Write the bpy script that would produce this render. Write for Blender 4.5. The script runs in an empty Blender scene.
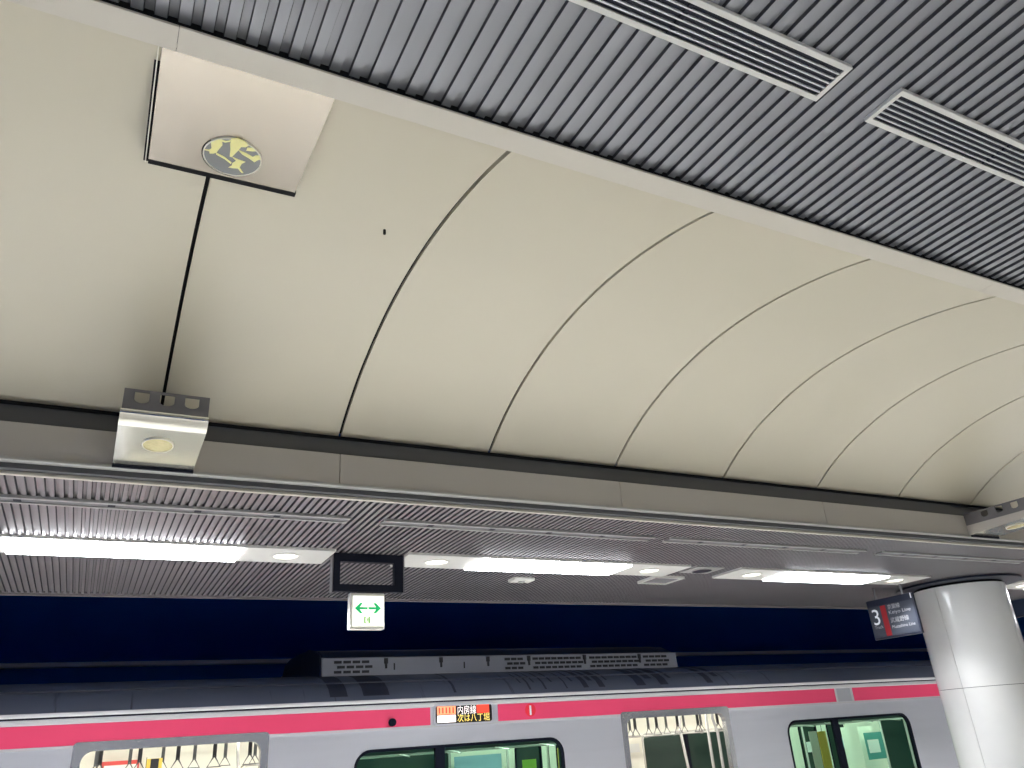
import bpy, math, random
from mathutils import Vector, Matrix
from mathutils.geometry import tessellate_polygon
random.seed(7)
C = bpy.context.scene.collection
H = 1.70                       # eye height above the platform; every z below is measured from the eye

# ---------------------------------------------------------------- camera
F = 779.875
YAW, PIT, ROL = -4.98818659e-01, -4.29354236e-01, -7.06175834e-02
def _rot():
    cy, sy = math.cos(YAW), math.sin(YAW); cp, sp = math.cos(PIT), math.sin(PIT); cr, sr = math.cos(ROL), math.sin(ROL)
    B = Matrix(((1,0,0),(0,0,-1),(0,1,0)))
    Ry = Matrix(((cy,0,sy),(0,1,0),(-sy,0,cy))); Rx = Matrix(((1,0,0),(0,cp,-sp),(0,sp,cp))); Rz = Matrix(((cr,-sr,0),(sr,cr,0),(0,0,1)))
    return Rz @ Rx @ Ry @ B
M = _rot(); MT = M.transposed()
def at(u, v, axis, val):
    """point of the place seen at photo position (u, v) lying on the plane axis = val"""
    r = MT @ Vector(((u-512)/F, (v-384)/F, 1.0))
    return r * (val / r[axis])
cam_d = bpy.data.cameras.new('camera'); cam = bpy.data.objects.new('camera', cam_d); C.objects.link(cam)
cam_d.sensor_width = 36; cam_d.lens = 36*F/1024; cam_d.clip_start = 0.02; cam_d.clip_end = 200
Rb = Matrix((M[0], -M[1], -M[2])).transposed()
cam.matrix_world = Matrix.Translation((0,0,H)) @ Rb.to_4x4()
bpy.context.scene.camera = cam

# ---------------------------------------------------------------- materials
MATS = {}
def mat(name, col, rough=.5, metal=0., emit=None, strength=0., spec=.5, noise=0., nscale=8., bump=0., bscale=60., stretch=(1,1,1)):
    if name in MATS: return MATS[name]
    m = bpy.data.materials.new(name); m.use_nodes = True; nt = m.node_tree; b = nt.nodes['Principled BSDF']
    b.inputs['Base Color'].default_value = (*col, 1); b.inputs['Roughness'].default_value = rough
    b.inputs['Metallic'].default_value = metal; b.inputs['Specular IOR Level'].default_value = spec
    if emit:
        b.inputs['Emission Color'].default_value = (*emit, 1); b.inputs['Emission Strength'].default_value = strength
    tc = nt.nodes.new('ShaderNodeTexCoord'); mp = nt.nodes.new('ShaderNodeMapping'); mp.inputs['Scale'].default_value = stretch
    nt.links.new(tc.outputs['Object'], mp.inputs['Vector'])
    nz = nt.nodes.new('ShaderNodeTexNoise'); nz.inputs['Scale'].default_value = nscale; nz.inputs['Detail'].default_value = 4
    nt.links.new(mp.outputs['Vector'], nz.inputs['Vector'])
    mx = nt.nodes.new('ShaderNodeMix'); mx.data_type = 'RGBA'
    n = max(noise, .02)
    mx.inputs['A'].default_value = (*[c*(1-n) for c in col], 1); mx.inputs['B'].default_value = (*[min(1, c*(1+n)) for c in col], 1)
    nt.links.new(nz.outputs['Fac'], mx.inputs['Factor']); nt.links.new(mx.outputs['Result'], b.inputs['Base Color'])
    if bump:
        n2 = nt.nodes.new('ShaderNodeTexNoise'); n2.inputs['Scale'].default_value = bscale
        nt.links.new(mp.outputs['Vector'], n2.inputs['Vector'])
        bp = nt.nodes.new('ShaderNodeBump'); bp.inputs['Strength'].default_value = bump; bp.inputs['Distance'].default_value = .01
        nt.links.new(n2.outputs['Fac'], bp.inputs['Height']); nt.links.new(bp.outputs['Normal'], b.inputs['Normal'])
    MATS[name] = m
    return m
def glass(name, tint, refl=.12):
    m = bpy.data.materials.new(name); m.use_nodes = True; nt = m.node_tree
    for n in list(nt.nodes): nt.nodes.remove(n)
    o = nt.nodes.new('ShaderNodeOutputMaterial'); t = nt.nodes.new('ShaderNodeBsdfTransparent'); g = nt.nodes.new('ShaderNodeBsdfGlossy')
    t.inputs['Color'].default_value = (*tint, 1); g.inputs['Roughness'].default_value = .02; g.inputs['Color'].default_value = (.9,1,.95,1)
    lw = nt.nodes.new('ShaderNodeFresnel'); lw.inputs['IOR'].default_value = 1.45
    x = nt.nodes.new('ShaderNodeMixShader')
    nt.links.new(lw.outputs['Fac'], x.inputs['Fac']); nt.links.new(t.outputs[0], x.inputs[1]); nt.links.new(g.outputs[0], x.inputs[2]); nt.links.new(x.outputs[0], o.inputs['Surface'])
    MATS[name] = m; return m

LAMP = 16.0
SPOT_EDGE, SPOT_MID = 540, 170
m_vault   = mat('vault_cream_panel', (.592,.548,.425), .40, noise=.03, nscale=1.3)
m_gap     = mat('dark_joint', (.012,.012,.013), .8, spec=.1)
m_beam    = mat('beam_paint', (.62,.58,.49), .5, noise=.03)
m_ribtop  = mat('ribbed_grey_metal', (.268,.274,.29), .45, .15, noise=.08, nscale=3, stretch=(1,1,1))
m_flank   = mat('rib_flank', (.04,.042,.052), .6)
m_riblow  = mat('ribbed_bronze_metal', (.235,.215,.222), .36, .35, noise=.06, nscale=3)
m_fascia  = mat('fascia_taupe', (.455,.43,.395), .5, 0, noise=.04, nscale=2)
m_band    = mat('recess_charcoal', (.085,.086,.09), .5, noise=.03)
m_lip     = mat('fascia_lip', (.42,.42,.40), .35, .3)
m_white   = mat('white_enamel', (.74,.73,.68), .4, noise=.02)
m_dark    = mat('near_black_metal', (.008,.010,.020), .55, spec=.2)
m_vslat   = mat('vent_slat_metal', (.60,.61,.62), .35, .4)
m_vback   = mat('vent_shadow_box', (.02,.023,.035), .8)
m_tube    = mat('lamp_diffuser', (1,1,1), .5, emit=(.93,.96,1), strength=LAMP)
m_down    = mat('downlight_lens', (1,1,.95), .5, emit=(1,.97,.88), strength=2.5)
m_mirror  = mat('polished_steel', (.58,.52,.43), .26, .7, noise=.02)
m_mirror2 = mat('polished_steel_underside', (.82,.80,.70), .14, .8, noise=.02)
m_housing = mat('housing_grey', (.15,.147,.155), .5, .1, noise=.03)
m_ovalgrey= mat('oval_grey', (.22,.225,.215), .5)
m_gold    = mat('yellow_foil', (1,.92,.40), .5, noise=.06, nscale=60)
m_rim     = mat('bright_rim', (.86,.84,.72), .3, .2)
m_oval    = mat('amber_oval', (.80,.72,.40), .18, .3, noise=.25, nscale=70)
m_navy    = mat('tunnel_navy', (.012,.085,.34), .7, spec=.05, noise=.3, nscale=.6)
m_duct    = mat('wall_duct_brown', (.80,.70,.60), .5)
m_pillar  = mat('pillar_white_gloss', (.92,.925,.90), .14, spec=.6, noise=.015)
m_floor   = mat('platform_floor', (.60,.60,.585), .4, noise=.08, nscale=2)
m_sign    = mat('sign_panel_slate', (.036,.042,.058), .5)
m_signblk = mat('sign_frame_navy', (.012,.016,.032), .4)
m_navysign= mat('board_face_navy', (.012,.022,.05), .5)
m_txt     = mat('sign_white', (.82,.84,.86), .5)
m_txtdim  = mat('sign_grey_white', (.34,.35,.37), .5)
m_red     = mat('sign_red', (.22,.010,.015), .5)
m_lit     = mat('lit_sign_face', (1,1,.9), .5, emit=(1,1,.84), strength=.97)
m_litcase = mat('lit_sign_case', (.85,.84,.76), .4)
m_green   = mat('sign_green', (.01,.42,.14), .5, emit=(.02,.62,.20), strength=.55)
m_green2  = mat('sign_pale_green', (.25,.5,.15), .5, emit=(.35,.6,.25), strength=.6)
# train
m_steel   = mat('brushed_steel', (.60,.605,.65), .38, .55, noise=.05, nscale=2, stretch=(.3,1,6))
m_frame   = mat('door_surround_steel', (.58,.58,.59), .25, .8, noise=.05, nscale=3)
m_gutter  = mat('gutter_steel', (.88,.88,.88), .25, .35)
m_pink    = mat('pink_stripe', (.76,.058,.145), .35, noise=.04, nscale=2)
m_rubber  = mat('black_rubber', (.008,.010,.018), .75, spec=.05)
m_ac      = mat('cooler_housing_grey', (.30,.31,.34), .5, .1, noise=.06, nscale=3)
m_accov   = mat('cooler_cover_navy', (.03,.035,.055), .5, noise=.1)
m_cream   = mat('interior_cream', (.85,.845,.75), .45)
m_inlamp  = mat('interior_lamp', (1,1,1), .5, emit=(1,.98,.88), strength=17)
m_infloor = mat('interior_floor', (.25,.26,.28), .5)
m_pole    = mat('steel_pole', (.80,.80,.77), .25, .5)
m_strap   = mat('black_strap', (.015,.016,.018), .5)
m_ring    = mat('strap_ring', (.10,.10,.10), .4)
m_seat    = mat('seat_red', (.35,.05,.09), .8, noise=.1, nscale=30)
m_adw     = mat('ad_white', (.78,.80,.78), .5); m_adr = mat('ad_red', (.60,.06,.05), .5); m_ady = mat('ad_yellow', (.82,.62,.10), .5)
m_adg     = mat('ad_green', (.30,.62,.08), .5); m_adt = mat('ad_teal', (.08,.30,.28), .5); m_adb = mat('ad_blue', (.30,.50,.62), .5)
m_disc    = mat('number_disc_red', (.75,.02,.04), .4)
m_plate   = mat('marker_plate_grey', (.40,.41,.43), .45, .3)
m_ledb    = mat('led_black', (.012,.01,.01), .3)
m_ledr    = mat('led_red', (.9,.06,.03), .5, emit=(1,.035,.02), strength=1.0)
m_ledo    = mat('led_orange', (.9,.4,.2), .5, emit=(1,.27,.12), strength=1.0)
m_ledw    = mat('led_white', (.9,.88,.88), .5, emit=(1,.86,.84), strength=.95)
m_ledy    = mat('led_yellow', (.9,.75,.2), .5, emit=(1,.72,.16), strength=.95)
m_tint    = glass('green_tinted_glass', (.44,.74,.60))
m_tint2   = mat('dark_green_glass', (.028,.052,.042), .12, noise=.2, nscale=1.2)
m_blind   = mat('blind_grey_green', (.10,.12,.11), .7)
m_inkdk   = mat('ink_dark', (.02,.02,.025), .6)

def roof_mat():
    m = mat('roof_slate', (.095,.108,.145), .5, noise=.1, nscale=1.5)
    nt = m.node_tree; b = nt.nodes['Principled BSDF']; src = b.inputs['Base Color'].links[0].from_socket
    tc = nt.nodes.new('ShaderNodeTexCoord'); mp = nt.nodes.new('ShaderNodeMapping'); mp.inputs['Scale'].default_value = (9, .7, .7)
    nt.links.new(tc.outputs['Object'], mp.inputs['Vector'])
    n = nt.nodes.new('ShaderNodeTexNoise'); n.inputs['Scale'].default_value = 1.2; n.inputs['Detail'].default_value = 5
    nt.links.new(mp.outputs['Vector'], n.inputs['Vector'])
    r = nt.nodes.new('ShaderNodeValToRGB'); r.color_ramp.elements[0].position = .30; r.color_ramp.elements[1].position = .36
    r.color_ramp.elements[0].color = (.25,.25,.27,1); r.color_ramp.elements[1].color = (1,1,1,1)
    nt.links.new(n.outputs['Fac'], r.inputs['Fac'])
    mx = nt.nodes.new('ShaderNodeMix'); mx.data_type = 'RGBA'; mx.blend_type = 'MULTIPLY'; mx.inputs['Factor'].default_value = .8
    nt.links.new(src, mx.inputs['A']); nt.links.new(r.outputs['Color'], mx.inputs['B']); nt.links.new(mx.outputs['Result'], b.inputs['Base Color'])
    return m
m_roof = roof_mat()
m_roofshade = mat('roof_painted_shade', (.022,.025,.04), .6, noise=.2)  # shade and dark reflections below the cooler, painted onto the roof

# ---------------------------------------------------------------- mesh helpers
class MB:
    def __init__(s): s.v = []; s.f = []; s.mi = []
    def add(s, vs, fs, mi=0):
        o = len(s.v); s.v += [tuple(p) for p in vs]; s.f += [tuple(i+o for i in f) for f in fs]; s.mi += [mi]*len(fs); return s
    def box(s, x0, x1, y0, y1, z0, z1, mi=0):
        return s.add([(x0,y0,z0),(x1,y0,z0),(x1,y1,z0),(x0,y1,z0),(x0,y0,z1),(x1,y0,z1),(x1,y1,z1),(x0,y1,z1)],
                     [(0,3,2,1),(4,5,6,7),(0,1,5,4),(1,2,6,5),(2,3,7,6),(3,0,4,7)], mi)
    def extrude(s, prof, d, mi=0, caps=True, closed=True):
        """prof: list of 3D points, d: vector"""
        n = len(prof); d = Vector(d)
        vs = [Vector(p) for p in prof] + [Vector(p)+d for p in prof]
        fs = [(i, (i+1) % n, (i+1) % n + n, i+n) for i in range(n if closed else n-1)]
        if caps and closed: fs += [tuple(reversed(range(n))), tuple(range(n, 2*n))]
        return s.add(vs, fs, mi)
    def holed(s, outer, holes, f3, d, mi=0):
        """flat plate with holes; 2D loops mapped by f3, thickness vector d"""
        d = Vector(d); loops = [[Vector((a, b, 0)) for a, b in L] for L in [outer]+holes]
        tris = tessellate_polygon(loops); flat = [p for L in loops for p in L]; n = len(flat)
        A = [Vector(f3(p.x, p.y)) for p in flat]
        fs = [tuple(t) for t in tris] + [tuple(i+n for i in reversed(t)) for t in tris]
        k = 0
        for L in loops:
            m = len(L); fs += [(k+i, k+(i+1) % m, k+(i+1) % m+n, k+i+n) for i in range(m)]; k += m
        return s.add(A + [a+d for a in A], fs, mi)
    def cyl(s, c, ax, r, h, n=24, mi=0, r2=None):
        ax = Vector(ax).normalized(); u = ax.orthogonal().normalized(); w = ax.cross(u); c = Vector(c); r2 = r if r2 is None else r2
        vs = [c + (u*math.cos(2*math.pi*i/n) + w*math.sin(2*math.pi*i/n))*r for i in range(n)]
        vs += [c + ax*h + (u*math.cos(2*math.pi*i/n) + w*math.sin(2*math.pi*i/n))*r2 for i in range(n)]
        return s.add(vs, [(i, (i+1) % n, (i+1) % n+n, i+n) for i in range(n)] + [tuple(reversed(range(n))), tuple(range(n, 2*n))], mi)
    def tube(s, pts, r, n=8, mi=0):
        pts = [Vector(p) for p in pts]; rings = []
        for i, p in enumerate(pts):
            t = (pts[min(i+1, len(pts)-1)] - pts[max(i-1, 0)]).normalized(); u = t.orthogonal().normalized()
            if abs(t.z) < .95: u = t.cross(Vector((0,0,1))).normalized()
            else: u = t.cross(Vector((0,1,0))).normalized()
            w = t.cross(u); rings += [p + (u*math.cos(2*math.pi*k/n) + w*math.sin(2*math.pi*k/n))*r for k in range(n)]
        fs = [(i*n+k, i*n+(k+1) % n, (i+1)*n+(k+1) % n, (i+1)*n+k) for i in range(len(pts)-1) for k in range(n)]
        fs += [tuple(reversed(range(n))), tuple(range((len(pts)-1)*n, len(pts)*n))]
        return s.add(rings, fs, mi)
    def build(s, name, mats, parent=None, smooth=False, bevel=0, base=True):
        if not isinstance(mats, (list, tuple)): mats = [mats]
        xs = [p[0] for p in s.v]; ys = [p[1] for p in s.v]; zs = [p[2] for p in s.v]
        o = Vector(((min(xs)+max(xs))/2, (min(ys)+max(ys))/2, min(zs)))
        me = bpy.data.meshes.new(name); me.from_pydata([(Vector(p)-o) for p in s.v], [], s.f)
        for m in mats: me.materials.append(m)
        for p, k in zip(me.polygons, s.mi): p.material_index = k; p.use_smooth = smooth
        import bmesh
        bm = bmesh.new(); bm.from_mesh(me); bmesh.ops.recalc_face_normals(bm, faces=bm.faces); bm.to_mesh(me); bm.free()
        ob = bpy.data.objects.new(name, me); C.objects.link(ob)
        w = o + Vector((0,0,H))
        if parent is not None:
            ob.parent = parent; w = w - wloc(parent)
        ob.location = w
        if bevel:
            b = ob.modifiers.new('bevel', 'BEVEL'); b.width = bevel; b.segments = 2; b.limit_method = 'ANGLE'
        if smooth:
            try: me.set_sharp_from_angle(angle=math.radians(35))
            except Exception: pass
        return ob
def wloc(o):
    v = Vector(o.location)
    while o.parent is not None: o = o.parent; v += Vector(o.location)
    return v
def tag(o, label=None, cat=None, group=None, kind=None):
    if label: o['label'] = label
    if cat: o['category'] = cat
    if group: o['group'] = group
    if kind: o['kind'] = kind
    return o
def thing(name, loc, label, cat, group=None):
    o = bpy.data.objects.new(name, None); C.objects.link(o); o.empty_display_size = .1
    o.location = Vector(loc) + Vector((0,0,H)); return tag(o, label, cat, group)
def struct(o): o['kind'] = 'structure'; return o
def copy_tree(o, parent=None):
    c = o.copy(); C.objects.link(c); c.parent = parent
    for ch in [x for x in bpy.data.objects if x.parent == o]: copy_tree(ch, c)
    return c
def rr(x0, x1, z0, z1, r, n=6):
    out = []
    for cx, cz, a0 in ((x1-r, z1-r, 0), (x0+r, z1-r, 90), (x0+r, z0+r, 180), (x1-r, z0+r, 270)):
        for k in range(n+1):
            a = math.radians(a0 + 90*k/n); out.append((cx+r*math.cos(a), cz+r*math.sin(a)))
    return out
def rect(x0, x1, z0, z1): return [(x1,z0),(x1,z1),(x0,z1),(x0,z0)]
def text_mesh(s, size, name, m, org, xd, yd, parent, depth=.002, align='LEFT', sx=1.0):
    cu = bpy.data.curves.new('t', 'FONT'); cu.body = s; cu.size = size; cu.align_x = align; cu.extrude = 0
    to = bpy.data.objects.new('t', cu); C.objects.link(to)
    bpy.context.view_layer.update()
    dg = bpy.context.evaluated_depsgraph_get(); me = bpy.data.meshes.new_from_object(to.evaluated_get(dg))
    xd = Vector(xd); yd = Vector(yd); nd = xd.cross(yd).normalized(); org = Vector(org)
    mb = MB(); mb.add([org + xd*v.co.x*sx + yd*v.co.y + nd*depth for v in me.vertices], [tuple(p.vertices) for p in me.polygons])
    bpy.data.objects.remove(to); bpy.data.curves.remove(cu); bpy.data.meshes.remove(me)
    return mb.build(name, m, parent)

# ================================================================= SETTING
X0, X1 = -5.0, 24.0
struct(MB().box(X0, X1, -7.0, 7.02, -H-.15, -H).build('floor', m_floor))
def corrugated(name, x0, x1, y0, y1, z, pitch, bar, depth, m):
    mb = MB(); pr = []
    n = int((x1-x0)/pitch)
    e = min(.003, depth*.25)
    for i in range(n):
        a = x0 + i*pitch
        pr += [(a, z), (a+bar, z), (a+bar+e, z+depth), (a+pitch-e, z+depth)]
    mb.add([(x, y0, zz) for x, zz in pr] + [(x, y1, zz) for x, zz in pr], [(i, i+1, i+1+len(pr), i+len(pr)) for i in range(len(pr)-1)])
    for i in range(len(pr)-1): mb.mi[i] = i % 2           # the flanks of every bar take a darker tone
    mb.box(x0, x1, y0, y1, z+depth+.02, z+depth+.04)
    return struct(mb.build(name, [m, m_flank]))
ZT, ZC = 1.86, 1.25
corrugated('ceiling', X0, 16, -1.70, 1.735, ZT, .06, .031, .0122, m_ribtop)
corrugated('ceiling', X0, X1, 3.99, 6.95, ZC, .04, .020, .015, m_riblow)
corrugated('ceiling', X0, X1, -6.95, -3.99, ZC, .08, .042, .014, m_riblow)

# vault: real curved panels 0.9 m wide with open joints over a dark backing
VP = [(1.795,1.8368),(1.815,1.842),(2.0,1.890),(2.2,1.927),(2.4,1.951),(2.6,1.961),(2.8,1.956),(3.0,1.935),(3.2,1.897),(3.4,1.838),(3.55,1.783),(3.7,1.710),(3.82,1.640),(3.93,1.563)]
def smooth_profile(P, n=4):
    out = []
    for i in range(len(P)-1):
        p0 = P[max(i-1,0)]; p1 = P[i]; p2 = P[i+1]; p3 = P[min(i+2,len(P)-1)]
        for k in range(n):
            t = k/n
            out.append(tuple(.5*((2*p1[j]) + (-p0[j]+p2[j])*t + (2*p0[j]-5*p1[j]+4*p2[j]-p3[j])*t*t + (-p0[j]+3*p1[j]-3*p2[j]+p3[j])*t**3) for j in (0,1)))
    out.append(P[-1]); return out
VS = smooth_profile(VP)
def vault(sgn):
    mb = MB(); g = .008; x = .15 - .9*6
    while x < X1 - .9:
        pr = [(x+g, sgn*y, z) for y, z in VS] + [(x+g, sgn*y, z+.02) for y, z in reversed(VS)]
        mb.extrude(pr, (.9-2*g, 0, 0)); x += .9
    pr = [(X0, sgn*y, z+.024) for y, z in VS] + [(X0, sgn*y, z+.05) for y, z in reversed(VS)]
    mb.extrude(pr, (X1-X0, 0, 0), 1)
    o = mb.build('ceiling', [m_vault, m_gap], smooth=True)
    return struct(o)
vault(1); vault(-1)
def edge_trims(s):
    def b(mb, y0, y1, z0, z1, x0=X0, x1=X1): return mb.box(x0, x1, min(s*y0, s*y1), max(s*y0, s*y1), z0, z1)
    mb = MB(); x = -.015 - 3.6
    while x < X1-3.6:
        b(mb, 1.722, 1.812, 1.828, 1.836, x+.0005, x+3.5995); x += 3.6
    struct(mb.build('trim_1', m_beam, bevel=.001))
    struct(b(MB(), 1.7365, 1.79, 1.8365, 1.95).build('trim_2', m_gap))
    struct(b(MB(), 3.932, 3.99, 1.40, 1.562).build('trim_3', m_band))
    struct(b(MB(), 3.90, 3.99, 1.552, 1.559).build('trim_4', m_gap))
    mb = MB(); x = 1.05 - 5.4
    while x < X1-1.8:
        b(mb, 3.90, 3.96, 1.292, 1.458, x+.0015, x+1.7985); x += 1.8
    struct(mb.build('trim_5', m_fascia, bevel=.003))
    struct(b(MB(), 3.885, 3.93, 1.274, 1.291).build('trim_6', m_lip, bevel=.004))
    struct(b(MB(), 3.93, 3.992, 1.2505, 1.395).build('trim_7', m_band))
    struct(b(MB(), 3.968, 3.99, 1.2335, 1.25).build('trim_8', m_beam, bevel=.003))
    struct(b(MB(), 6.95, 6.99, 1.235, 1.29).build('trim_9', m_riblow))
edge_trims(1); edge_trims(-1)
# the tunnel beyond the platform: track bed, navy wall, roof
struct(MB().box(X0, X1, 11.2, 11.4, -3.2, 2.9).build('wall_far', m_navy))
struct(MB().box(X0, X1, 6.99, 11.4, 2.7, 2.9).build('ceiling', m_navy))
struct(MB().box(X0, X1, 7.0, 7.1, 1.28, 2.8).build('wall_platform_edge', m_navy))
struct(MB().box(X0, X1, 7.02, 11.4, -3.2, -3.0).build('floor', m_navy))
struct(MB().box(X1, X1+.2, -7, 11.4, -3.2, 2.9).build('wall_right', m_navy))
struct(MB().box(X0-.2, X0, -7, 11.4, -3.2, 2.9).build('wall_left', m_navy))
struct(MB().box(X0, X1, -10.2, -10, -3.2, 2.9).build('wall_back', m_navy))
struct(MB().box(X0, X1, -10.2, 11.4, 2.9, 3.0).build('roof_slab', m_dark))
duct = MB()
duct.box(X0+.02, X1-.02, 11.08, 11.198, 1.143, 1.197)
tag(duct.build('cable_duct', m_duct, bevel=.01), 'long brown cable duct running along the dark tunnel wall above the train roof', 'duct')

# ================================================================= CEILING FITTINGS
# --- lamp plates
def lamp_plate(xc, s=1, label=None):
    y0, y1 = 5.15, 5.55
    if s < 0: y0, y1 = -5.55, -5.15
    t = thing('ceiling_light', (xc, s*5.35, 1.233), label, 'light', 'platform ceiling lights')
    MB().holed(rect(xc-1.25, xc+1.25, y0, y1), [rect(xc-.66, xc+.66, y0+.015, y1-.015)]
               + [[(xx+.085*math.cos(a*math.pi/12), s*5.35+.085*math.sin(a*math.pi/12)) for a in range(24)] for xx in (xc-.96, xc+.96)],
               lambda a, b: (a, b, 1.234), (0,0,.018)).build('plate', m_white, t)
    MB().box(xc-.66, xc+.66, y0+.02, y1-.02, 1.221, 1.246).build('diffuser', m_tube, t, bevel=.005)
    for xx in (xc-.96, xc+.96):
        d = MB().holed([(xx+.098*math.cos(a*math.pi/12), s*5.35+.098*math.sin(a*math.pi/12)) for a in range(24)], [[(xx+.08*math.cos(a*math.pi/12), s*5.35+.08*math.sin(a*math.pi/12)) for a in range(24)]],
               lambda a, b: (a, b, 1.229), (0,0,.006)).build('downlight', m_white, t, smooth=True)
        MB().cyl((xx, s*5.35, 1.238), (0,0,1), .083, .008).build('lens', m_down, d)
    return t
front_lab = ['long white fluorescent ceiling light at far left, left of the exit sign',
             'white fluorescent ceiling light just right of the exit sign, above the train windows',
             'white fluorescent ceiling light left of the white pillar and number sign']
for i, xc in enumerate((.128, 3.14, 6.2)): lamp_plate(xc, 1, front_lab[i])
lamp_plate(10.27, 1, 'ceiling light mostly hidden behind the white pillar at right edge')
lamp_plate(13.4, 1, 'ceiling light far along the row beyond the white pillar')
for i, xc in enumerate((-2.9, .128, 3.14, 6.2, 9.3, 12.4)):
    lamp_plate(xc, -1, 'ceiling light of the opposite platform side behind the viewer, %s' % ['before the first', 'first', 'second', 'third', 'fourth', 'fifth'][i])
lamp_plate(-2.95, 1, 'ceiling light of the train side row just outside the left edge')

# --- slim slot diffusers
def slot(x0, x1, label):
    t = thing('slot_diffuser', ((x0+x1)/2, 4.41, 1.236), label, 'vent', 'slot diffusers in the lower ceiling')
    for a in (0, 1):
        y = 4.352 if a == 0 else 4.438
        MB().box(x0, x1, y, y+.022, 1.236, 1.252).build('rail', m_lip, t)
    MB().box(x0, x1, 4.374, 4.438, 1.243, 1.252).build('centre_strip', m_housing, t)
    for q in range(int((x1-x0)/.42)): MB().box(x0+.3+q*.42, x0+.335+q*.42, 4.374, 4.438, 1.2415, 1.2445).build('bracket', m_dark, t)
slot(-2.0, 1.245, 'grey slot diffuser farthest left, above the bright fluorescent light')
slot(1.45, 3.43, 'grey slot diffuser above the exit sign and second light')
slot(3.57, 5.58, 'grey slot diffuser third from the left, above the round speaker')
slot(5.79, 7.8, 'grey slot diffuser above the third light, below the right cornice lamp')

# --- slatted air vents of the upper ceiling
def vent(x0, x1, label):
    y0, y1 = 1.075, 1.228
    t = thing('air_vent', ((x0+x1)/2, 1.15, 1.845), label, 'vent', 'slatted vents in the upper ribbed ceiling')
    MB().holed(rect(x0, x1, y0, y1), [rect(x0+.018, x1-.018, y0+.02, y1-.02)], lambda a, b: (a, b, 1.846), (0,0,.016)).build('vent_frame', m_white, t, bevel=.002)
    MB().box(x0+.01, x1-.01, y0+.01, y1-.01, 1.8545, 1.8575).build('back_box', m_vback, t)
    w = MB()
    w.box(x0+.010, x0+.018, y0+.012, y1-.012, 1.850, 1.8545); w.box(x1-.018, x1-.010, y0+.012, y1-.012, 1.850, 1.8545)
    w.box(x0+.010, x1-.010, y0+.012, y0+.02, 1.850, 1.8545); w.box(x0+.010, x1-.010, y1-.02, y1-.012, 1.850, 1.8545)
    w.build('liner', m_vback, t)
    for k in range(5):
        yy = y0 + .02 + (k+.75)*.113/5.6
        MB().box(x0+.018, x1-.018, yy, yy+.005, 1.8475, 1.8535).build('slat', m_vslat, t)
    for xm in (x0+.62, x1-.62) if x1-x0 > 1.3 else (): 
        MB().box(xm-.008, xm+.008, y0+.02, y1-.02, 1.8485, 1.8535).build('crossbar', m_dark, t)
vent(.28, 1.88, 'white framed air vent with slats, upper left of the two in the ribbed ceiling')
vent(2.11, 3.71, 'white framed air vent with slats at the right edge of the ribbed ceiling')

# --- reflector panel in the vault with an oval emblem
t = thing('reflector_panel', (.195, 2.1, 1.84), 'square polished reflector panel with oval yellow emblem set in the cream vault', 'reflector panel')
A = Vector((0, 1.816, 1.838)); B = Vector((0, 2.405, 1.889)); du = (B-A); L = du.length; du.normalize(); dn = Vector((0, du.z, -du.y))  # dn points down
def pp(x, s, d=0): q = A + du*s + dn*d; return Vector((x, q.y, q.z))
xa, xb = -.052, .442
mb = MB(); mb.extrude([pp(xa,0), pp(xb,0), pp(xb,L-.030), pp(xa,L-.022)], -dn*.012); mb.build('panel_sheet', m_mirror, t, bevel=.001)
mb = MB(); mb.extrude([pp(xa-.016,-.006,-.02), pp(xb+.003,-.006,-.02), pp(xb+.003,L+.022,-.02), pp(xa-.016,L+.022,-.02)], -dn*.03); mb.build('backing_frame', m_gap, t)
mb = MB(); mb.extrude([pp(xa-.010,0,.001), pp(xa-.007,0,.001), pp(xa-.007,L,.001), pp(xa-.010,L,.001)], -dn*.03); mb.build('edge_strip', m_rim, t)
mb = MB(); mb.extrude([pp(xa,L-.021,.001), pp(xb+.004,L-.029,.001), pp(xb+.004,L-.003,.001), pp(xa,L+.004,.001)], -dn*.03); mb.build('bottom_strip', m_gap, t)
mb = MB(); mb.extrude([pp(xa,-.006,.001), pp(xb,-.006,.001), pp(xb,-.001,.001), pp(xa,-.001,.001)], -dn*.02); mb.build('top_strip', m_gap, t)
oc = (.203, .432); orx, ory = .092, .103
def oval(k, n=40): return [(oc[0]+orx*k*math.cos(2*math.pi*i/n), oc[1]+ory*k*math.sin(2*math.pi*i/n)) for i in range(n)]
em = MB(); em.extrude([pp(a,b,.006) for a,b in oval(1)], -dn*.008); em = em.build('emblem', m_ovalgrey, t)
dr = MB(); dr.holed([(a-.002, b+.006) for a, b in oval(1.05)], [oval(.99)], lambda a, b: pp(a, b, .004), -dn*.005); dr.build('painted_shadow', m_gap, em, smooth=True)  # dark offset ring paints the recess shadow around the emblem
rm = MB(); rm.holed(oval(1.03), [oval(.985)], lambda a, b: pp(a, b, .0075), -dn*.0085); rm.build('rim', m_rim, em, smooth=True)
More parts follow.
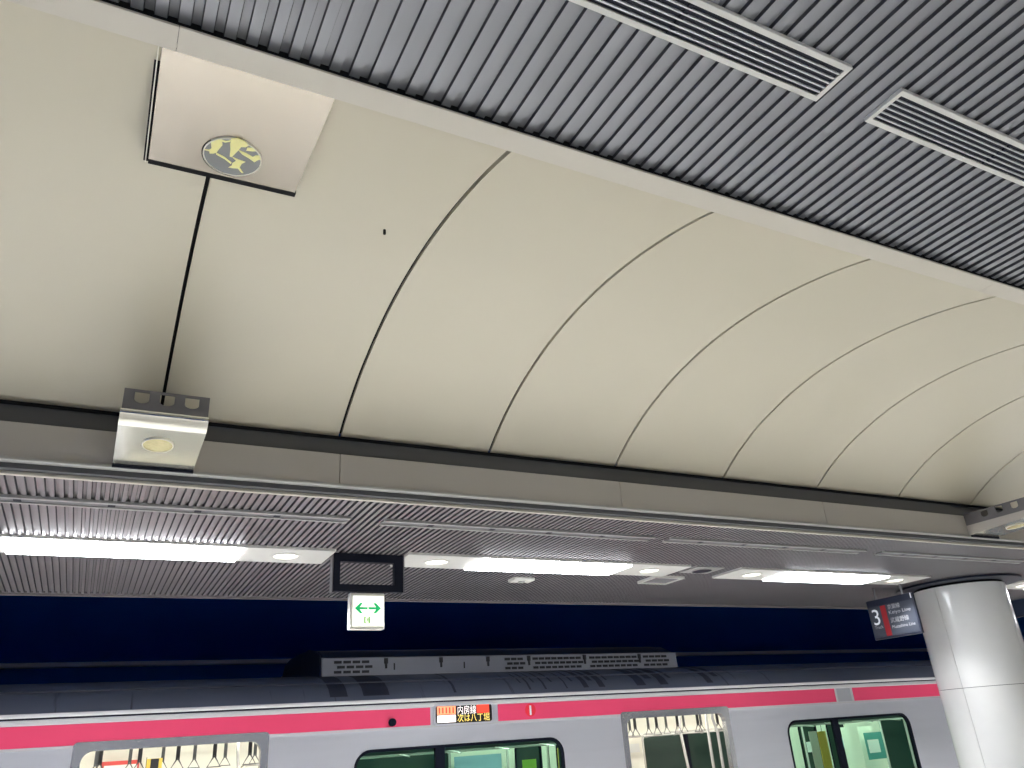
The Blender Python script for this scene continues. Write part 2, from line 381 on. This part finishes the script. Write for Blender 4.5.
# foil patches traced in the emblem's own plane (emblem spans about 100..915 x 115..640 in the detail view)
def foil(poly):
    out = []
    for u, v in poly:
        q = at(195+u*75/1024., 128+v*54/737., 2, 1.87)
        # intersect the ray with the panel plane
        n = dn; k = (A + dn*.0075).dot(n)/q.dot(n); w = q*k
        out.append(w)
    m = MB(); m.extrude(out, -dn*.002); m.build('foil_patch', m_gold, em)
foil([(215,190),(330,150),(370,190),(375,235),(330,290),(290,340),(250,350),(200,350),(190,300),(225,280)])
foil([(495,145),(590,142),(690,190),(740,240),(690,265),(630,262),(600,300),(560,340),(500,400),(472,390),(482,300),(480,220)])
foil([(590,300),(700,345),(790,395),(830,375),(890,380),(900,430),(860,440),(810,470),(740,420),(640,360)])
foil([(285,335),(400,395),(500,470),(490,495),(400,425),(290,365)])
foil([(500,390),(590,430),(690,465),(640,490),(610,540),(660,615),(635,615),(585,555),(520,550),(455,540),(500,515),(510,480),(560,450)])
foil([(715,270),(800,275),(850,320),(780,320),(700,310)])
foil([(130,290),(200,300),(195,320),(120,300)])
foil([(320,150),(420,180),(490,170),(480,190),(410,200),(350,180)])

# --- cornice lamps (grey box with D-shaped openings, polished underside)
def cornice_lamp(xc, label):
    x0, x1 = xc-.175, xc+.175
    t = thing('cornice_lamp', (xc, 3.65, 1.275), label, 'lamp', 'polished lamps on the cornice')
    def dhole(c, top, r, hgt): return [(c-r, top), (c-r, top-hgt+r*.6)] + [(c+r*math.cos(math.radians(180+a)), top-hgt+r*.6+r*.6*math.sin(math.radians(180+a))) for a in range(15, 180, 15)] + [(c+r, top-hgt+r*.6), (c+r, top)]
    s = MB(); z0, z1 = 1.372, 1.467
    s.holed(rect(x0+.004, x1-.004, z0, z1), [dhole(x0+.35*f, z1-.012, .029, .05) for f in (.215,.5,.785)], lambda a, b: (a, 3.385, b), (0,.006,0))
    for x in (x0+.004, x1-.010):
        s.holed(rect(3.391, 3.90, z0, z1), [dhole(c, z1-.012, .029, .05) for c in (3.475, 3.60, 3.725)], lambda a, b: (x, a, b), (.006,0,0))
    s.build('louvre_skirt', m_housing, t)
    pr = [(x0, 3.90,1.3715)] + [(x0, 3.452-.067*math.cos(math.radians(a)), 1.3715-.056*math.sin(math.radians(a))) for a in range(0, 91, 9)] + [(x0, 3.47,1.3135),(x0, 3.876,1.292),(x0, 3.90,1.292)]
    b = MB(); b.extrude(pr, (.35,0,0), 0); o = b.build('body', [m_mirror2, m_fascia], t, smooth=True)
    for p in o.data.polygons:
        if abs(p.normal.x) > .9: p.material_index = 1
    MB().box(x0-.002, x1+.002, 3.872, 3.899, 1.276, 1.292).build('rear_strip', m_dark, t)
    MB().box(x0, x1, 3.3815, 3.3845, 1.3685, 1.3725).build('front_trim', m_rim, t)
    nu = Vector((0, .4063, -.0215)).normalized(); dn2 = Vector((0, nu.z, -nu.y))
    def q(a, s_, d): p = Vector((0, 3.47, 1.3135)) + nu*s_ + dn2*d; return Vector((a, p.y, p.z))
    ov = MB(); ov.extrude([q(xc-.005+.062*math.cos(i*math.pi/16), .135+.075*math.sin(i*math.pi/16), .004) for i in range(32)], -dn2*.004); ov = ov.build('oval_disc', m_oval, t, smooth=True)  # amber oval disc on the polished underside
    rg = MB(); rg.holed([(xc-.005+.066*math.cos(i*math.pi/16), .135+.08*math.sin(i*math.pi/16)) for i in range(32)], [[(xc-.005+.061*math.cos(i*math.pi/16), .135+.074*math.sin(i*math.pi/16)) for i in range(32)]], lambda a, b: q(a, b, .006), -dn2*.006); rg.build('oval_rim', m_rim, ov, smooth=True)
    return t
cornice_lamp(.150, 'grey cornice lamp with polished underside on the left, below the vault joint')
cornice_lamp(6.450, 'grey cornice lamp seen side on at the right edge, above the white pillar')

# --- small fittings of the lower ceiling
t = thing('ceiling_speaker', (4.61, 5.28, 1.236), 'round black ceiling speaker on grey plate between two lights', 'speaker')
MB().box(4.46, 4.76, 5.16, 5.40, 1.238, 1.25).build('mounting_plate', m_lip, t)
MB().cyl((4.61, 5.28, 1.232), (0,0,1), .085, .01).build('speaker_cone', m_dark, t)
MB().holed([(4.61+.095*math.cos(i*math.pi/14), 5.28+.095*math.sin(i*math.pi/14)) for i in range(28)], [[(4.61+.085*math.cos(i*math.pi/14), 5.28+.085*math.sin(i*math.pi/14)) for i in range(28)]], lambda a, b: (a,b,1.2305), (0,0,.01)).build('speaker_rim', m_lip, t, smooth=True)
t = thing('access_hatch', (4.52, 5.72, 1.23), 'white edged ceiling hatch in front of the round speaker', 'hatch')
MB().holed(rect(4.34, 4.66, 5.58, 5.86), [rect(4.353, 4.647, 5.593, 5.847)], lambda a, b: (a, b, 1.228), (0,0,.022)).build('hatch_frame', m_white, t)
MB().box(4.353, 4.647, 5.593, 5.847, 1.240, 1.25).build('hatch_door', m_housing, t)
t = thing('smoke_detector', (3.16, 5.88, 1.21), 'small white box detector on the lower ceiling below the second light', 'detector')
MB().box(3.06, 3.26, 5.82, 5.94, 1.222, 1.25).build('detector_body', m_white, t, bevel=.008)
MB().cyl((3.16, 5.88, 1.212), (0,0,1), .03, .012).build('sensor_cap', m_lip, t)
s = MB().cyl((0,0,0), (0,0,1), .004, .004)
sp = at(384.5, 233.5, 1, 2.42)
tag(MB().cyl(Vector((sp.x, sp.y, sp.z-.003)), (0,0,1), .0055, .02, 12).build('screw_plug', m_gap), 'tiny black screw plug in the second cream vault panel', 'screw')

# --- exit sign on its bracket frame
t = thing('hanging_bracket', (1.64, 5.27, .985), 'black open rectangular bracket hanging from ceiling, carrying the green arrow sign', 'bracket')
fr = MB(); fr.holed(rect(1.392, 1.885, .992, 1.25), [rect(1.437, 1.822, 1.040, 1.192)], lambda a, b: (a, 5.25, b), (0,.05,0)); fr.build('bracket_frame', m_dark, t, bevel=.003)
for x in (1.380, 1.885): MB().box(x, x+.007, 5.245, 5.305, .985, 1.25).build('side_cover', m_housing, t)
t = thing('exit_sign', (1.628, 5.27, .745), 'small lit white sign with two green arrows below black bracket', 'sign')
MB().box(1.506, 1.748, 5.245, 5.30, .744, .982).build('sign_case', m_litcase, t, bevel=.006)
fx0, fx1, fz0, fz1 = 1.527, 1.742, .764, .962
MB().box(fx0, fx1, 5.240, 5.246, fz0, fz1).build('lit_face', m_lit, t)
def arrow(cx, d, z, k):
    pts = [(-.040,.006),(-.040,-.006),(.006,-.006),(-.012,-.030),(.004,-.030),(.036,0),(.004,.030),(-.012,.030),(.006,.006)]
    m = MB(); m.extrude([(cx+d*a*k, 5.2385, z+b*k) for a, b in pts], (0,.002,0)); m.build('arrow', m_green, t)
arrow(1.580, -1, .880, 1.14); arrow(1.680, 1, .880, 1.14)
g = MB(); g.box(1.603,1.613,5.2385,5.2405,.782,.825); g.box(1.634,1.646,5.2385,5.2405,.782,.825); g.box(1.613,1.617,5.2385,5.2405,.782,.79); g.box(1.613,1.617,5.2385,5.2405,.817,.825)
g.add([(1.620,5.2385,.805),(1.631,5.2385,.822),(1.631,5.2385,.788)], [(0,1,2)])
g.build('pictogram', m_green2, t)

# --- platform number sign, facing along the platform
SX = 7.40
t = thing('platform_sign', (SX, 5.665, .725), 'dark hanging platform sign with white 3 and red bar beside pillar', 'sign')
pt = {}
def sg(a, b):
    """a: 0 left .. 1 right across the sign, b: 0 bottom .. 1 top"""
    return (5.952 - a*.575, .727 + b*.403)
MB().box(SX, SX+.035, 5.377, 5.952, .727, 1.130).build('sign_box', m_signblk, t, bevel=.006)
MB().box(SX-.004, SX+.002, 5.392, 5.938, .748, 1.062).build('sign_face', m_sign, t)
MB().box(SX-.006, SX+.001, 5.392, 5.40, 1.075, 1.125).build('white_strip', m_txt, t)  # thin white strip at the right end of the header
def sbox(a0, a1, b0, b1, m, name):
    ya, za = sg(a0, b0); yb, zb = sg(a1, b1); return MB().box(SX-.006, SX-.003, min(ya,yb), max(ya,yb), za, zb).build(name, m, t)
sbox(.285, .40, .06, .82, m_red, 'red_bar')
XD, YD = (0,-1,0), (0,0,1)
def stext(s_, size, a, b, name, sx=1.0):
    y, z = sg(a, b); return text_mesh(s_, size, name, m_txtdim if name == 'lettering' else m_txt, (SX-.006, y, z), XD, YD, t, depth=.001, sx=sx)
stext('3', .225, .06, .37, 'numeral'); stext('Track', .045, .075, .27, 'lettering')
stext('京葉線', .052, .44, .705, 'lettering'); stext('Keiyo Line', .05, .44, .575, 'lettering', 1.25)
stext('武蔵野線', .056, .44, .37, 'lettering'); stext('Musashino Line', .045, .44, .22, 'lettering')
for y in (5.50, 5.83):
    MB().cyl((SX+.018, y, 1.128), (0,0,1), .012, .125, 12).build('hanger_rod', m_housing, t)

# --- dark board hanging beyond the pillar
BX = 10.6
q0 = at(1004, 590, 0, BX); q1 = at(1023, 586, 0, BX)
t = thing('hanging_board', (BX, q1.y-.1, q0.z-.36), 'dark hanging board half hidden behind the white pillar at right edge', 'sign')
MB().box(BX, BX+.05, q1.y-.25, q0.y+.12, q0.z-.36, q0.z).build('board', m_signblk, t, bevel=.004)
MB().box(BX-.004, BX, q1.y-.22, q0.y+.09, q0.z-.33, q0.z-.08).build('board_face', m_navysign, t)
for yy in (q1.y-.1, q0.y): MB().cyl((BX+.025, yy, q0.z-.005), (0,0,1), .012, 1.252-q0.z, 12).build('hanger_rod', m_housing, t)

# --- pillar
PX, PY, PR = 8.35, 5.5, .455
t = thing('pillar', (PX, PY, -H), 'round glossy white panelled pillar at the right edge', 'pillar')
def cylpanels(z0, z1, name):
    mb = MB(); n = 4; g = .004/PR
    a0 = math.atan2(at(943,640,2,.6).y, at(943,640,2,.6).x)
    # joint direction: the visible joint lies about 3.6 degrees of view right of the left silhouette
    base = math.radians(PJ)
    for k in range(n):
        s0 = base + k*2*math.pi/n + g/2; s1 = base + (k+1)*2*math.pi/n - g/2; N = 24
        angs = [s0 + (s1-s0)*i/N for i in range(N+1)]
        lo = [(PX+PR*math.cos(a), PY+PR*math.sin(a)) for a in angs] + [(PX+(PR-.02)*math.cos(a), PY+(PR-.02)*math.sin(a)) for a in reversed(angs)]
        mb.extrude([(x, y, z0) for x, y in lo], (0,0,z1-z0))
    return mb.build(name, m_pillar, t, smooth=True)
PJ = 185.4
cylpanels(.2025, 1.20, 'upper_cladding'); cylpanels(-H, .1985, 'lower_cladding')
MB().cyl((PX, PY, -H), (0,0,1), PR-.022, H+1.24, 48).build('core', m_gap, t, smooth=True)
ring = [(PX+.62*math.cos(i*math.pi/24), PY+.62*math.sin(i*math.pi/24)) for i in range(48)]
inner = [(PX+(PR-.02)*math.cos(i*math.pi/24), PY+(PR-.02)*math.sin(i*math.pi/24)) for i in range(48)]
MB().holed(ring, [inner], lambda a, b: (a, b, 1.225), (0,0,.02))  .build('ceiling_ring', m_signblk, t, smooth=True)

# --- lamps: the downlights in the plates, plus an unseen upper row added for floor bounce
def spot(x, y, z, power, ang=105, col=(.98,.975,.985), r=.07):
    d = bpy.data.lights.new('downlight_lamp', 'SPOT'); d.energy = power; d.color = col; d.spot_size = math.radians(ang); d.spot_blend = .5; d.shadow_soft_size = r
    o = bpy.data.objects.new('downlight_lamp', d); C.objects.link(o); o.location = (x, y, z+H)
for s_ in (1, -1):
    for xc in (-2.95, .128, 3.14, 6.2, 10.27, 13.4):
        for dx in (-.96, .96): spot(xc+dx, s_*5.35, 1.222, SPOT_EDGE * ((.13 if xc < 8 else .6) if s_ > 0 and abs(xc+dx-8.35) < 1.5 else 1 if s_ > 0 else .55))
for k in range(9):
    x = -3.2 + k*2.1
    t = thing('added_downlight', (x, -.55, 1.846), 'added unseen round downlight in the upper ribbed ceiling behind the viewer, %s from the left end' % ['first','second','third','fourth','fifth','sixth','seventh','eighth','ninth'][k], 'light', 'added downlights of the upper ceiling')
    MB().holed([(x+.11*math.cos(a*math.pi/14), -.55+.11*math.sin(a*math.pi/14)) for a in range(28)], [[(x+.09*math.cos(a*math.pi/14), -.55+.09*math.sin(a*math.pi/14)) for a in range(28)]], lambda a, b: (a, b, 1.848), (0,0,.012)).build('added_trim_ring', m_white, t, smooth=True)
    MB().cyl((x, -.55, 1.856), (0,0,1), .092, .003, 28).build('lens', m_down, t)  # lens of the added unseen downlight
    spot(x, -.55, 1.842, SPOT_MID, 115)

# ================================================================= TRAIN
TY = 7.20
tr = thing('train_car', (6.0, 8.67, -H-.05), 'silver commuter train car with pink stripe standing at the platform', 'train')
TX0, TX1 = -4.6, 16.0
doors = [.70, 5.62, 10.68, 15.6]
wins = [-1.76, 3.17, 8.18, 13.1]
ZB = -1.68
dh, wh = .655, 1.03
WT, WB = .008, -.90
dholes = [rr(c-dh, c+dh, ZB+.02, .143, .085) for c in doors if c+dh < TX1]
wholes = [rr(c-wh, c+wh, WB, WT, .14) for c in wins if c-wh > TX0 and c+wh < TX1]
MB().holed(rect(TX0, TX1, ZB, .375), dholes+wholes, lambda a, b: (a, TY, b), (0,.05,0)).build('side_body', m_steel, tr)
for c in doors:
    if c+dh+.07 > TX1: continue
    MB().holed(rr(c-dh-.058, c+dh+.058, ZB, .205, .03), [rr(c-dh+.004, c+dh-.004, ZB+.02, .139, .082)], lambda a, b: (a, TY-.008, b), (0,.07,0)).build('door_surround', m_frame, tr, bevel=.003)
for c in wins:
    if c-wh < TX0 or c+wh > TX1: continue
    f = MB().holed(rr(c-wh-.008, c+wh+.008, WB-.01, WT+.010, .147), [rr(c-wh+.016, c+wh-.016, WB+.02, WT-.014, .12)], lambda a, b: (a, TY-.004, b), (0,.045,0)).build('window_frame', m_rubber, tr)
    xm = c - .245
    MB().box(xm-.045, xm+.045, TY+.002, TY+.04, WB, WT).build('mullion', m_rubber, f)
    MB().box(c-wh+.03, c+wh-.03, TY+.06, TY+.11, WT-.040, WT+.03).build('roller_blind', m_blind, f)
    for a, b in ((c-wh+.01, xm-.04), (xm+.04, c+wh-.01)):
        MB().add([(a,TY+.02,WB+.01),(b,TY+.02,WB+.01),(b,TY+.02,WT-.01),(a,TY+.02,WT-.01)], [(0,1,2,3)]).build('pane', m_tint, f)
# steel lines, stripe
MB().box(TX0, TX1, TY-.012, TY+.05, .387, .418).build('rain_gutter', m_gutter, tr, bevel=.008)
MB().box(TX0, TX1, TY-.001, TY+.05, .374, .388).build('gutter_groove', m_dark, tr)
MB().box(TX0, TX1, TY-.006, TY+.01, .338, .370).build('upper_moulding', m_gutter, tr, bevel=.004)
SZ0, SZ1 = .186, .333
for a, b in ((TX0, 2.835), (3.52, 8.02), (8.33, TX1)):
    MB().box(a, b, TY-.004, TY, SZ0, SZ1).build('stripe', m_pink, tr)
MB().box(TX0, TX1, TY-.005, TY, SZ0-.02, SZ0-.003).build('lower_moulding', m_gutter, tr)
MB().box(8.055, 8.29, TY-.003, TY, SZ0, SZ1).build('marker_plate', m_plate, tr)
for x in (8.035, 8.29): MB().box(x, x+.02, TY-.006, TY, SZ0, SZ1).build('joint_strip', m_gutter, tr)
# side camera
o = MB().cyl((2.47, TY-.03, .225), (0,1,0), .033, .03, 20).build('side_camera', m_rubber, tr, smooth=True)
# car number
o = MB().cyl((3.868, TY-.0065, .268), (0,1,0), .058, .003, 28).build('number_disc', m_disc, tr, smooth=True)
text_mesh('1', .125, 'numeral', m_txt, (3.868, TY-.0065, .224), (1,0,0), (0,0,1), o, depth=.001, align='CENTER', sx=1.7)
# destination display
LX0, LX1, LZ0, LZ1 = 2.885, 3.455, .190, .345
d = MB().holed(rr(LX0-.02, LX1+.02, LZ0-.015, LZ1+.012, .03), [rr(LX0, LX1, LZ0, LZ1, .025)], lambda a, b: (a, TY-.010, b), (0,.012,0)).build('destination_display', m_steel, tr)
MB().box(LX0, LX1, TY-.003, TY+.002, LZ0, LZ1).build('display_glass', m_ledb, d)
def led(a0, a1, b0, b1, m, nm): 
    w, h = LX1-LX0, LZ1-LZ0
    return (LX0+a0*w, LX0+a1*w, TY-.006, TY-.002, LZ0+b0*h, LZ0+b1*h)
r = MB(); r.box(*led(.03,.35,.50,.94,None,None)); r.build('orange_block', m_ledo, d)
for k in range(5): 
    r = MB(); q_ = led(.055+k*.06, .055+k*.06+.022, .56, .88, None, None); r.box(q_[0], q_[1], TY-.008, TY-.006, q_[4], q_[5]); r.build('red_stroke', m_ledr, d)
r = MB(); r.box(*led(.03,.35,.06,.46,None,None)); r.build('white_block', m_ledw, d)
r = MB(); r.box(*led(.73,.95,.50,.94,None,None)); r.build('red_block', m_ledr, d)
w = LX1-LX0
text_mesh('内房線', .082, 'white_lettering', m_ledw, (LX0+.375*w, TY-.003, LZ0+.078), (1,0,0), (0,0,1), d, depth=.003, sx=.80)
text_mesh('次は八丁堀', .074, 'yellow_lettering', m_ledy, (LX0+.375*w, TY-.003, LZ0+.014), (1,0,0), (0,0,1), d, depth=.003, sx=.90)
# roof
RP = [(TY,.418),(7.23,.455),(7.30,.525),(7.40,.580),(7.55,.632),(7.75,.672),(8.1,.705),(8.67,.72)]
RP = RP + [(17.34-y, z) for y, z in reversed(RP[:-1])]
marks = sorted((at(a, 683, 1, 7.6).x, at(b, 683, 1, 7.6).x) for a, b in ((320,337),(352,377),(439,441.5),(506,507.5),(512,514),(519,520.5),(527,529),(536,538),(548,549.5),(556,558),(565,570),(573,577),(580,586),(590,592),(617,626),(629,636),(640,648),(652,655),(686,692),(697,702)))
mb = MB(); xs_ = [TX0] + [v for m_ in marks for v in m_] + [TX1]
nr = len(RP); prof = RP + [(y, z-.03) for y, z in reversed(RP)]; np_ = len(prof)
vs = [(x, y, z) for x in xs_ for y, z in prof]; fs = []; mi = []
for i in range(len(xs_)-1):
    for k in range(np_):
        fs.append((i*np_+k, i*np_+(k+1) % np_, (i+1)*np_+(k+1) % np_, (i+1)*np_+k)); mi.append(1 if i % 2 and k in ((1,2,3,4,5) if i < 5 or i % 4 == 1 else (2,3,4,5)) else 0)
fs += [tuple(range(np_)), tuple(range((len(xs_)-1)*np_, len(xs_)*np_))]; mi += [0, 0]
mb.add(vs, fs); mb.mi = mi
mb.build('roof', [m_roof, m_roofshade], tr, smooth=True)
MB().box(TX0, TX1, 7.385, 7.40, .575, .585).build('roof_seam', m_accov, tr)
# roof cooler
ax0, ax1 = 1.97, 6.16
ac = MB(); ac.extrude([(ax0,7.74,.668),(ax0,7.75,.835),(ax0,7.80,.845),(ax0,9.54,.845),(ax0,9.59,.835),(ax0,9.60,.668)], (ax1-ax0,0,0)); ac = ac.build('cooler', m_ac, tr, bevel=.006)
cv = MB(); cv.extrude([(ax0+.02,7.77,.845),(ax0+.02,7.95,.915),(ax0+.02,8.2,.955),(ax0+.02,9.14,.955),(ax0+.02,9.39,.915),(ax0+.02,9.57,.845)], (ax1-ax0-.06,0,0)); cv.build('cooler_cover', m_accov, ac, smooth=True)
MB().box(ax0+.02, ax1-.04, 7.955, 7.975, .912, .920).build('cover_seam', m_housing, ac)
ec = MB(); ec.extrude([(ax0-.012,7.745,.67),(ax0-.012,7.80,.86),(ax0-.012,8.0,.93),(ax0-.012,8.25,.97),(ax0-.012,9.09,.97),(ax0-.012,9.34,.93),(ax0-.012,9.595,.67)], (.012,0,0)); ec.build('cooler_end', m_accov, ac)
def slots(px0, px1, rows, zo=0):
    a = at(px0, 665, 1, 7.745).x; b = at(px1, 662, 1, 7.745).x
    m = MB()
    for k, z in enumerate((.705, .750, .795)):
        n = max(3, int((b-a)/.075)); st = (b-a)/n
        for q in range(n):
            off = st*.35 if k == 1 else 0
            m.box(a+q*st+off, a+q*st+off+st*.78, 7.735, 7.76, z-.012, z+.012)
    m.build('grille', m_inkdk, ac)
for a, b in ((334,371),(505,524),(533,582),(590,638),(644,668)): slots(a, b, 3)
for px in (386, 441, 488, 529, 585, 640):
    x = at(px, 664, 1, 7.745).x; l = MB(); l.box(x-.018, x+.018, 7.735, 7.75, .775, .825); l.box(x-.008, x+.008, 7.73, 7.75, .73, .78); l.build('latch', m_inkdk, ac)
for px in (394, 464):
    x = at(px, 667, 1, 7.745).x; text_mesh('1', .09, 'numeral', m_inkdk, (x, 7.738, .715), (1,0,0), (0,0,1), ac, depth=.003, align='CENTER', sx=1.6)
# interior shell
IY0, IY1 = TY+.05, 10.02
MB().box(TX0, TX1, IY0, IY1+.1, ZB-.05, ZB).build('interior_floor', m_infloor, tr)
MB().box(TX0, TX1, TY+.06, IY1+.1, .36, .39).build('interior_ceiling', m_cream, tr)
for y in (8.15, 9.15): MB().box(TX0+.3, TX1-.3, y-.06, y+.06, .335, .358).build('interior_light', m_inlamp, tr)
fd = [rr(c+s*.31-.19, c+s*.31+.19, -.95, -.045, .06) for c in doors for s in (-1,1) if c+.6 < TX1]
fw = [rr(c-wh, c+wh, WB, -.02, .08) for c in wins if c-wh > TX0 and c+wh < TX1]
MB().holed(rect(TX0, TX1, ZB, .36), fd+fw, lambda a, b: (a, IY1, b), (0,.06,0)).build('far_wall', m_cream, tr)
MB().box(TX0, TX1, IY1+.08, 10.14, ZB, .40).build('far_skin', m_accov, tr)
for c in doors:
    if c+.6 > TX1: continue
    for s_ in (-1,1):
        f = MB().holed(rr(c+s_*.31-.20, c+s_*.31+.20, -.96, -.035, .065), [rr(c+s_*.31-.175, c+s_*.31+.175, -.935, -.06, .05)], lambda a, b: (a, IY1-.008, b), (0,.02,0)).build('far_door_window', m_rubber, tr)
        MB().add([(c+s_*.31-.19,IY1+.02,-.95),(c+s_*.31+.19,IY1+.02,-.95),(c+s_*.31+.19,IY1+.02,-.04),(c+s_*.31-.19,IY1+.02,-.04)], [(0,1,2,3)]).build('pane', m_tint2, f)
    MB().box(c-.003, c+.003, IY1-.004, IY1, ZB, .1).build('far_door_seam', m_rubber, tr)
for c in wins:
    if c-wh < TX0 or c+wh > TX1: continue
    f = MB().holed(rr(c-wh-.01, c+wh+.01, WB-.02, -.008, .09), [rr(c-wh+.02, c+wh-.02, WB+.02, -.04, .07)], lambda a, b: (a, IY1-.006, b), (0,.02,0)).build('far_window', m_pole, tr)
    MB().add([(c-wh,IY1+.03,WB),(c+wh,IY1+.03,WB),(c+wh,IY1+.03,-.02),(c-wh,IY1+.03,-.02)], [(0,1,2,3)]).build('pane', m_tint2, f)
    MB().box(c-.27, c-.21, IY1-.004, IY1+.04, WB, -.02).build('mullion', m_rubber, f)
# benches, racks, stanchions
for c in wins:
    if c-wh < TX0 or c+wh > TX1: continue
    for y0, y1, yb in ((IY0+.02, IY0+.48, IY0+.02), (IY1-.48, IY1-.02, IY1-.10)):
        b = MB(); b.box(c-1.55, c+1.55, y0, y1, -1.30, -1.22); b.box(c-1.55, c+1.55, yb, yb+.08, -1.22, -.92); b.build('bench_seat', m_seat, tr, bevel=.02)
    for yr, ys in ((7.62, IY0+.05), (9.70, IY1-.05)):
        k = MB(); k.tube([(c-1.5,yr,-.043),(c+1.5,yr,-.043)], .013)
        for q in range(7): k.tube([(c-1.5+q*.5,yr,-.035),(c-1.5+q*.5,ys,-.06)], .007, 6)
        k.build('luggage_rack', m_pole, tr)
    for sgn in (-1, 1):
        for y in (7.72, 9.55):
            x = c+sgn*1.6
            MB().tube([(x,y,-1.6),(x,y,-.6),(x,y,-.05),(x+sgn*.02,y+(.03 if y<8 else -.03),.10),(x+sgn*.02,y,.36)], .016).build('stanchion', m_pole, tr)
for px, y, lean in ((686, 8.67, .05), (711, 8.1, .0), (606, 8.67, 0)):
    x = at(px, 750, 1, y).x
    MB().tube([(x,y,-1.6),(x,y,-.45),(x-lean,y,0),(x-lean*.6,y,.20),(x,y,.36)], .017).build('stanchion', m_pole, tr)
for y in (7.95, 9.35): MB().tube([(TX0+.2,y,.20),(TX1-.2,y,.20)], .014).build('strap_rail', m_pole, tr)
n = 0
proto = None
for y in (7.95, 9.35):
    for k in range(38):
        x = -.4 + k*.30
        if x > 10.6: break
        if proto is None:
            b = MB(); b.box(x-.016, x+.016, y-.006, y+.006, .045, .205); b = b.build('strap', m_strap, tr)
            MB().tube([(x,y,.06),(x-.055,y,-.03),(x+.055,y,-.03),(x,y,.06)], .009, 6).build('grip', m_ring, b)
            proto = b; px0, py0 = x, y; base = Vector(b.location)
        else:
            c2 = copy_tree(proto, tr); c2.location = base + Vector((x-px0, y-py0, 0))
# hanging and wall advertisements, all fixed inside the car
def ad(u0, v0, u1, v1, y, m, name='advert', thick=.004, zb=None):
    a = at(u0, v0, 1, y); b = at(u1, v1, 1, y)
    return MB().box(a.x, b.x, y-thick, y, b.z if zb is None else zb, a.z).build(name, m, tr)
ad(102, 762, 136, 790, 9.9, m_adr)
ad(104, 766, 134, 792, 9.89, m_adw)
ad(147, 759, 158, 800, 8.9, m_ady)
ad(151, 759, 154.5, 800, 8.89, m_inkdk)
ad(522, 760, 538, 790, 8.2, m_adg)
ad(454, 757, 503, 790, 9.9, m_adb)
ad(546, 746, 552, 800, 8.0, m_cream); ad(557, 748, 562, 800, 8.0, m_ady)
ad(816, 731, 822, 800, 8.0, m_cream); ad(825, 731, 831, 800, 8.0, m_ady)
ad(863, 733, 887, 758, 9.2, m_adt); ad(867, 740, 881, 752, 9.19, m_adw)
ad(786, 731, 797, 800, 9.0, m_adw); ad(806, 742, 812, 752, 9.2, m_adw)
ad(839, 737, 845, 748, 9.6, m_adb); ad(847, 727, 856, 800, 9.3, m_cream); ad(857, 727, 888, 800, 9.4, m_cream)
ad(618, 745, 640, 752, 9.9, m_adw)

# ================================================================= LIGHT, WORLD, VIEW
w = bpy.data.worlds.new('world'); bpy.context.scene.world = w; w.use_nodes = True
w.node_tree.nodes['Background'].inputs['Color'].default_value = (.02,.022,.03,1); w.node_tree.nodes['Background'].inputs['Strength'].default_value = .3
sc = bpy.context.scene
sc.view_settings.view_transform = 'Standard'; sc.view_settings.look = 'None'; sc.view_settings.gamma = 1; sc.view_settings.use_curve_mapping = False
sc.view_settings.exposure = 0.0
sc.cycles.max_bounces = 10; sc.cycles.diffuse_bounces = 6; sc.cycles.glossy_bounces = 5; sc.cycles.transparent_max_bounces = 12
sc.cycles.sample_clamp_indirect = 6; sc.cycles.use_denoising = True
try: sc.cycles.denoiser = 'OPENIMAGEDENOISE'
except Exception: pass
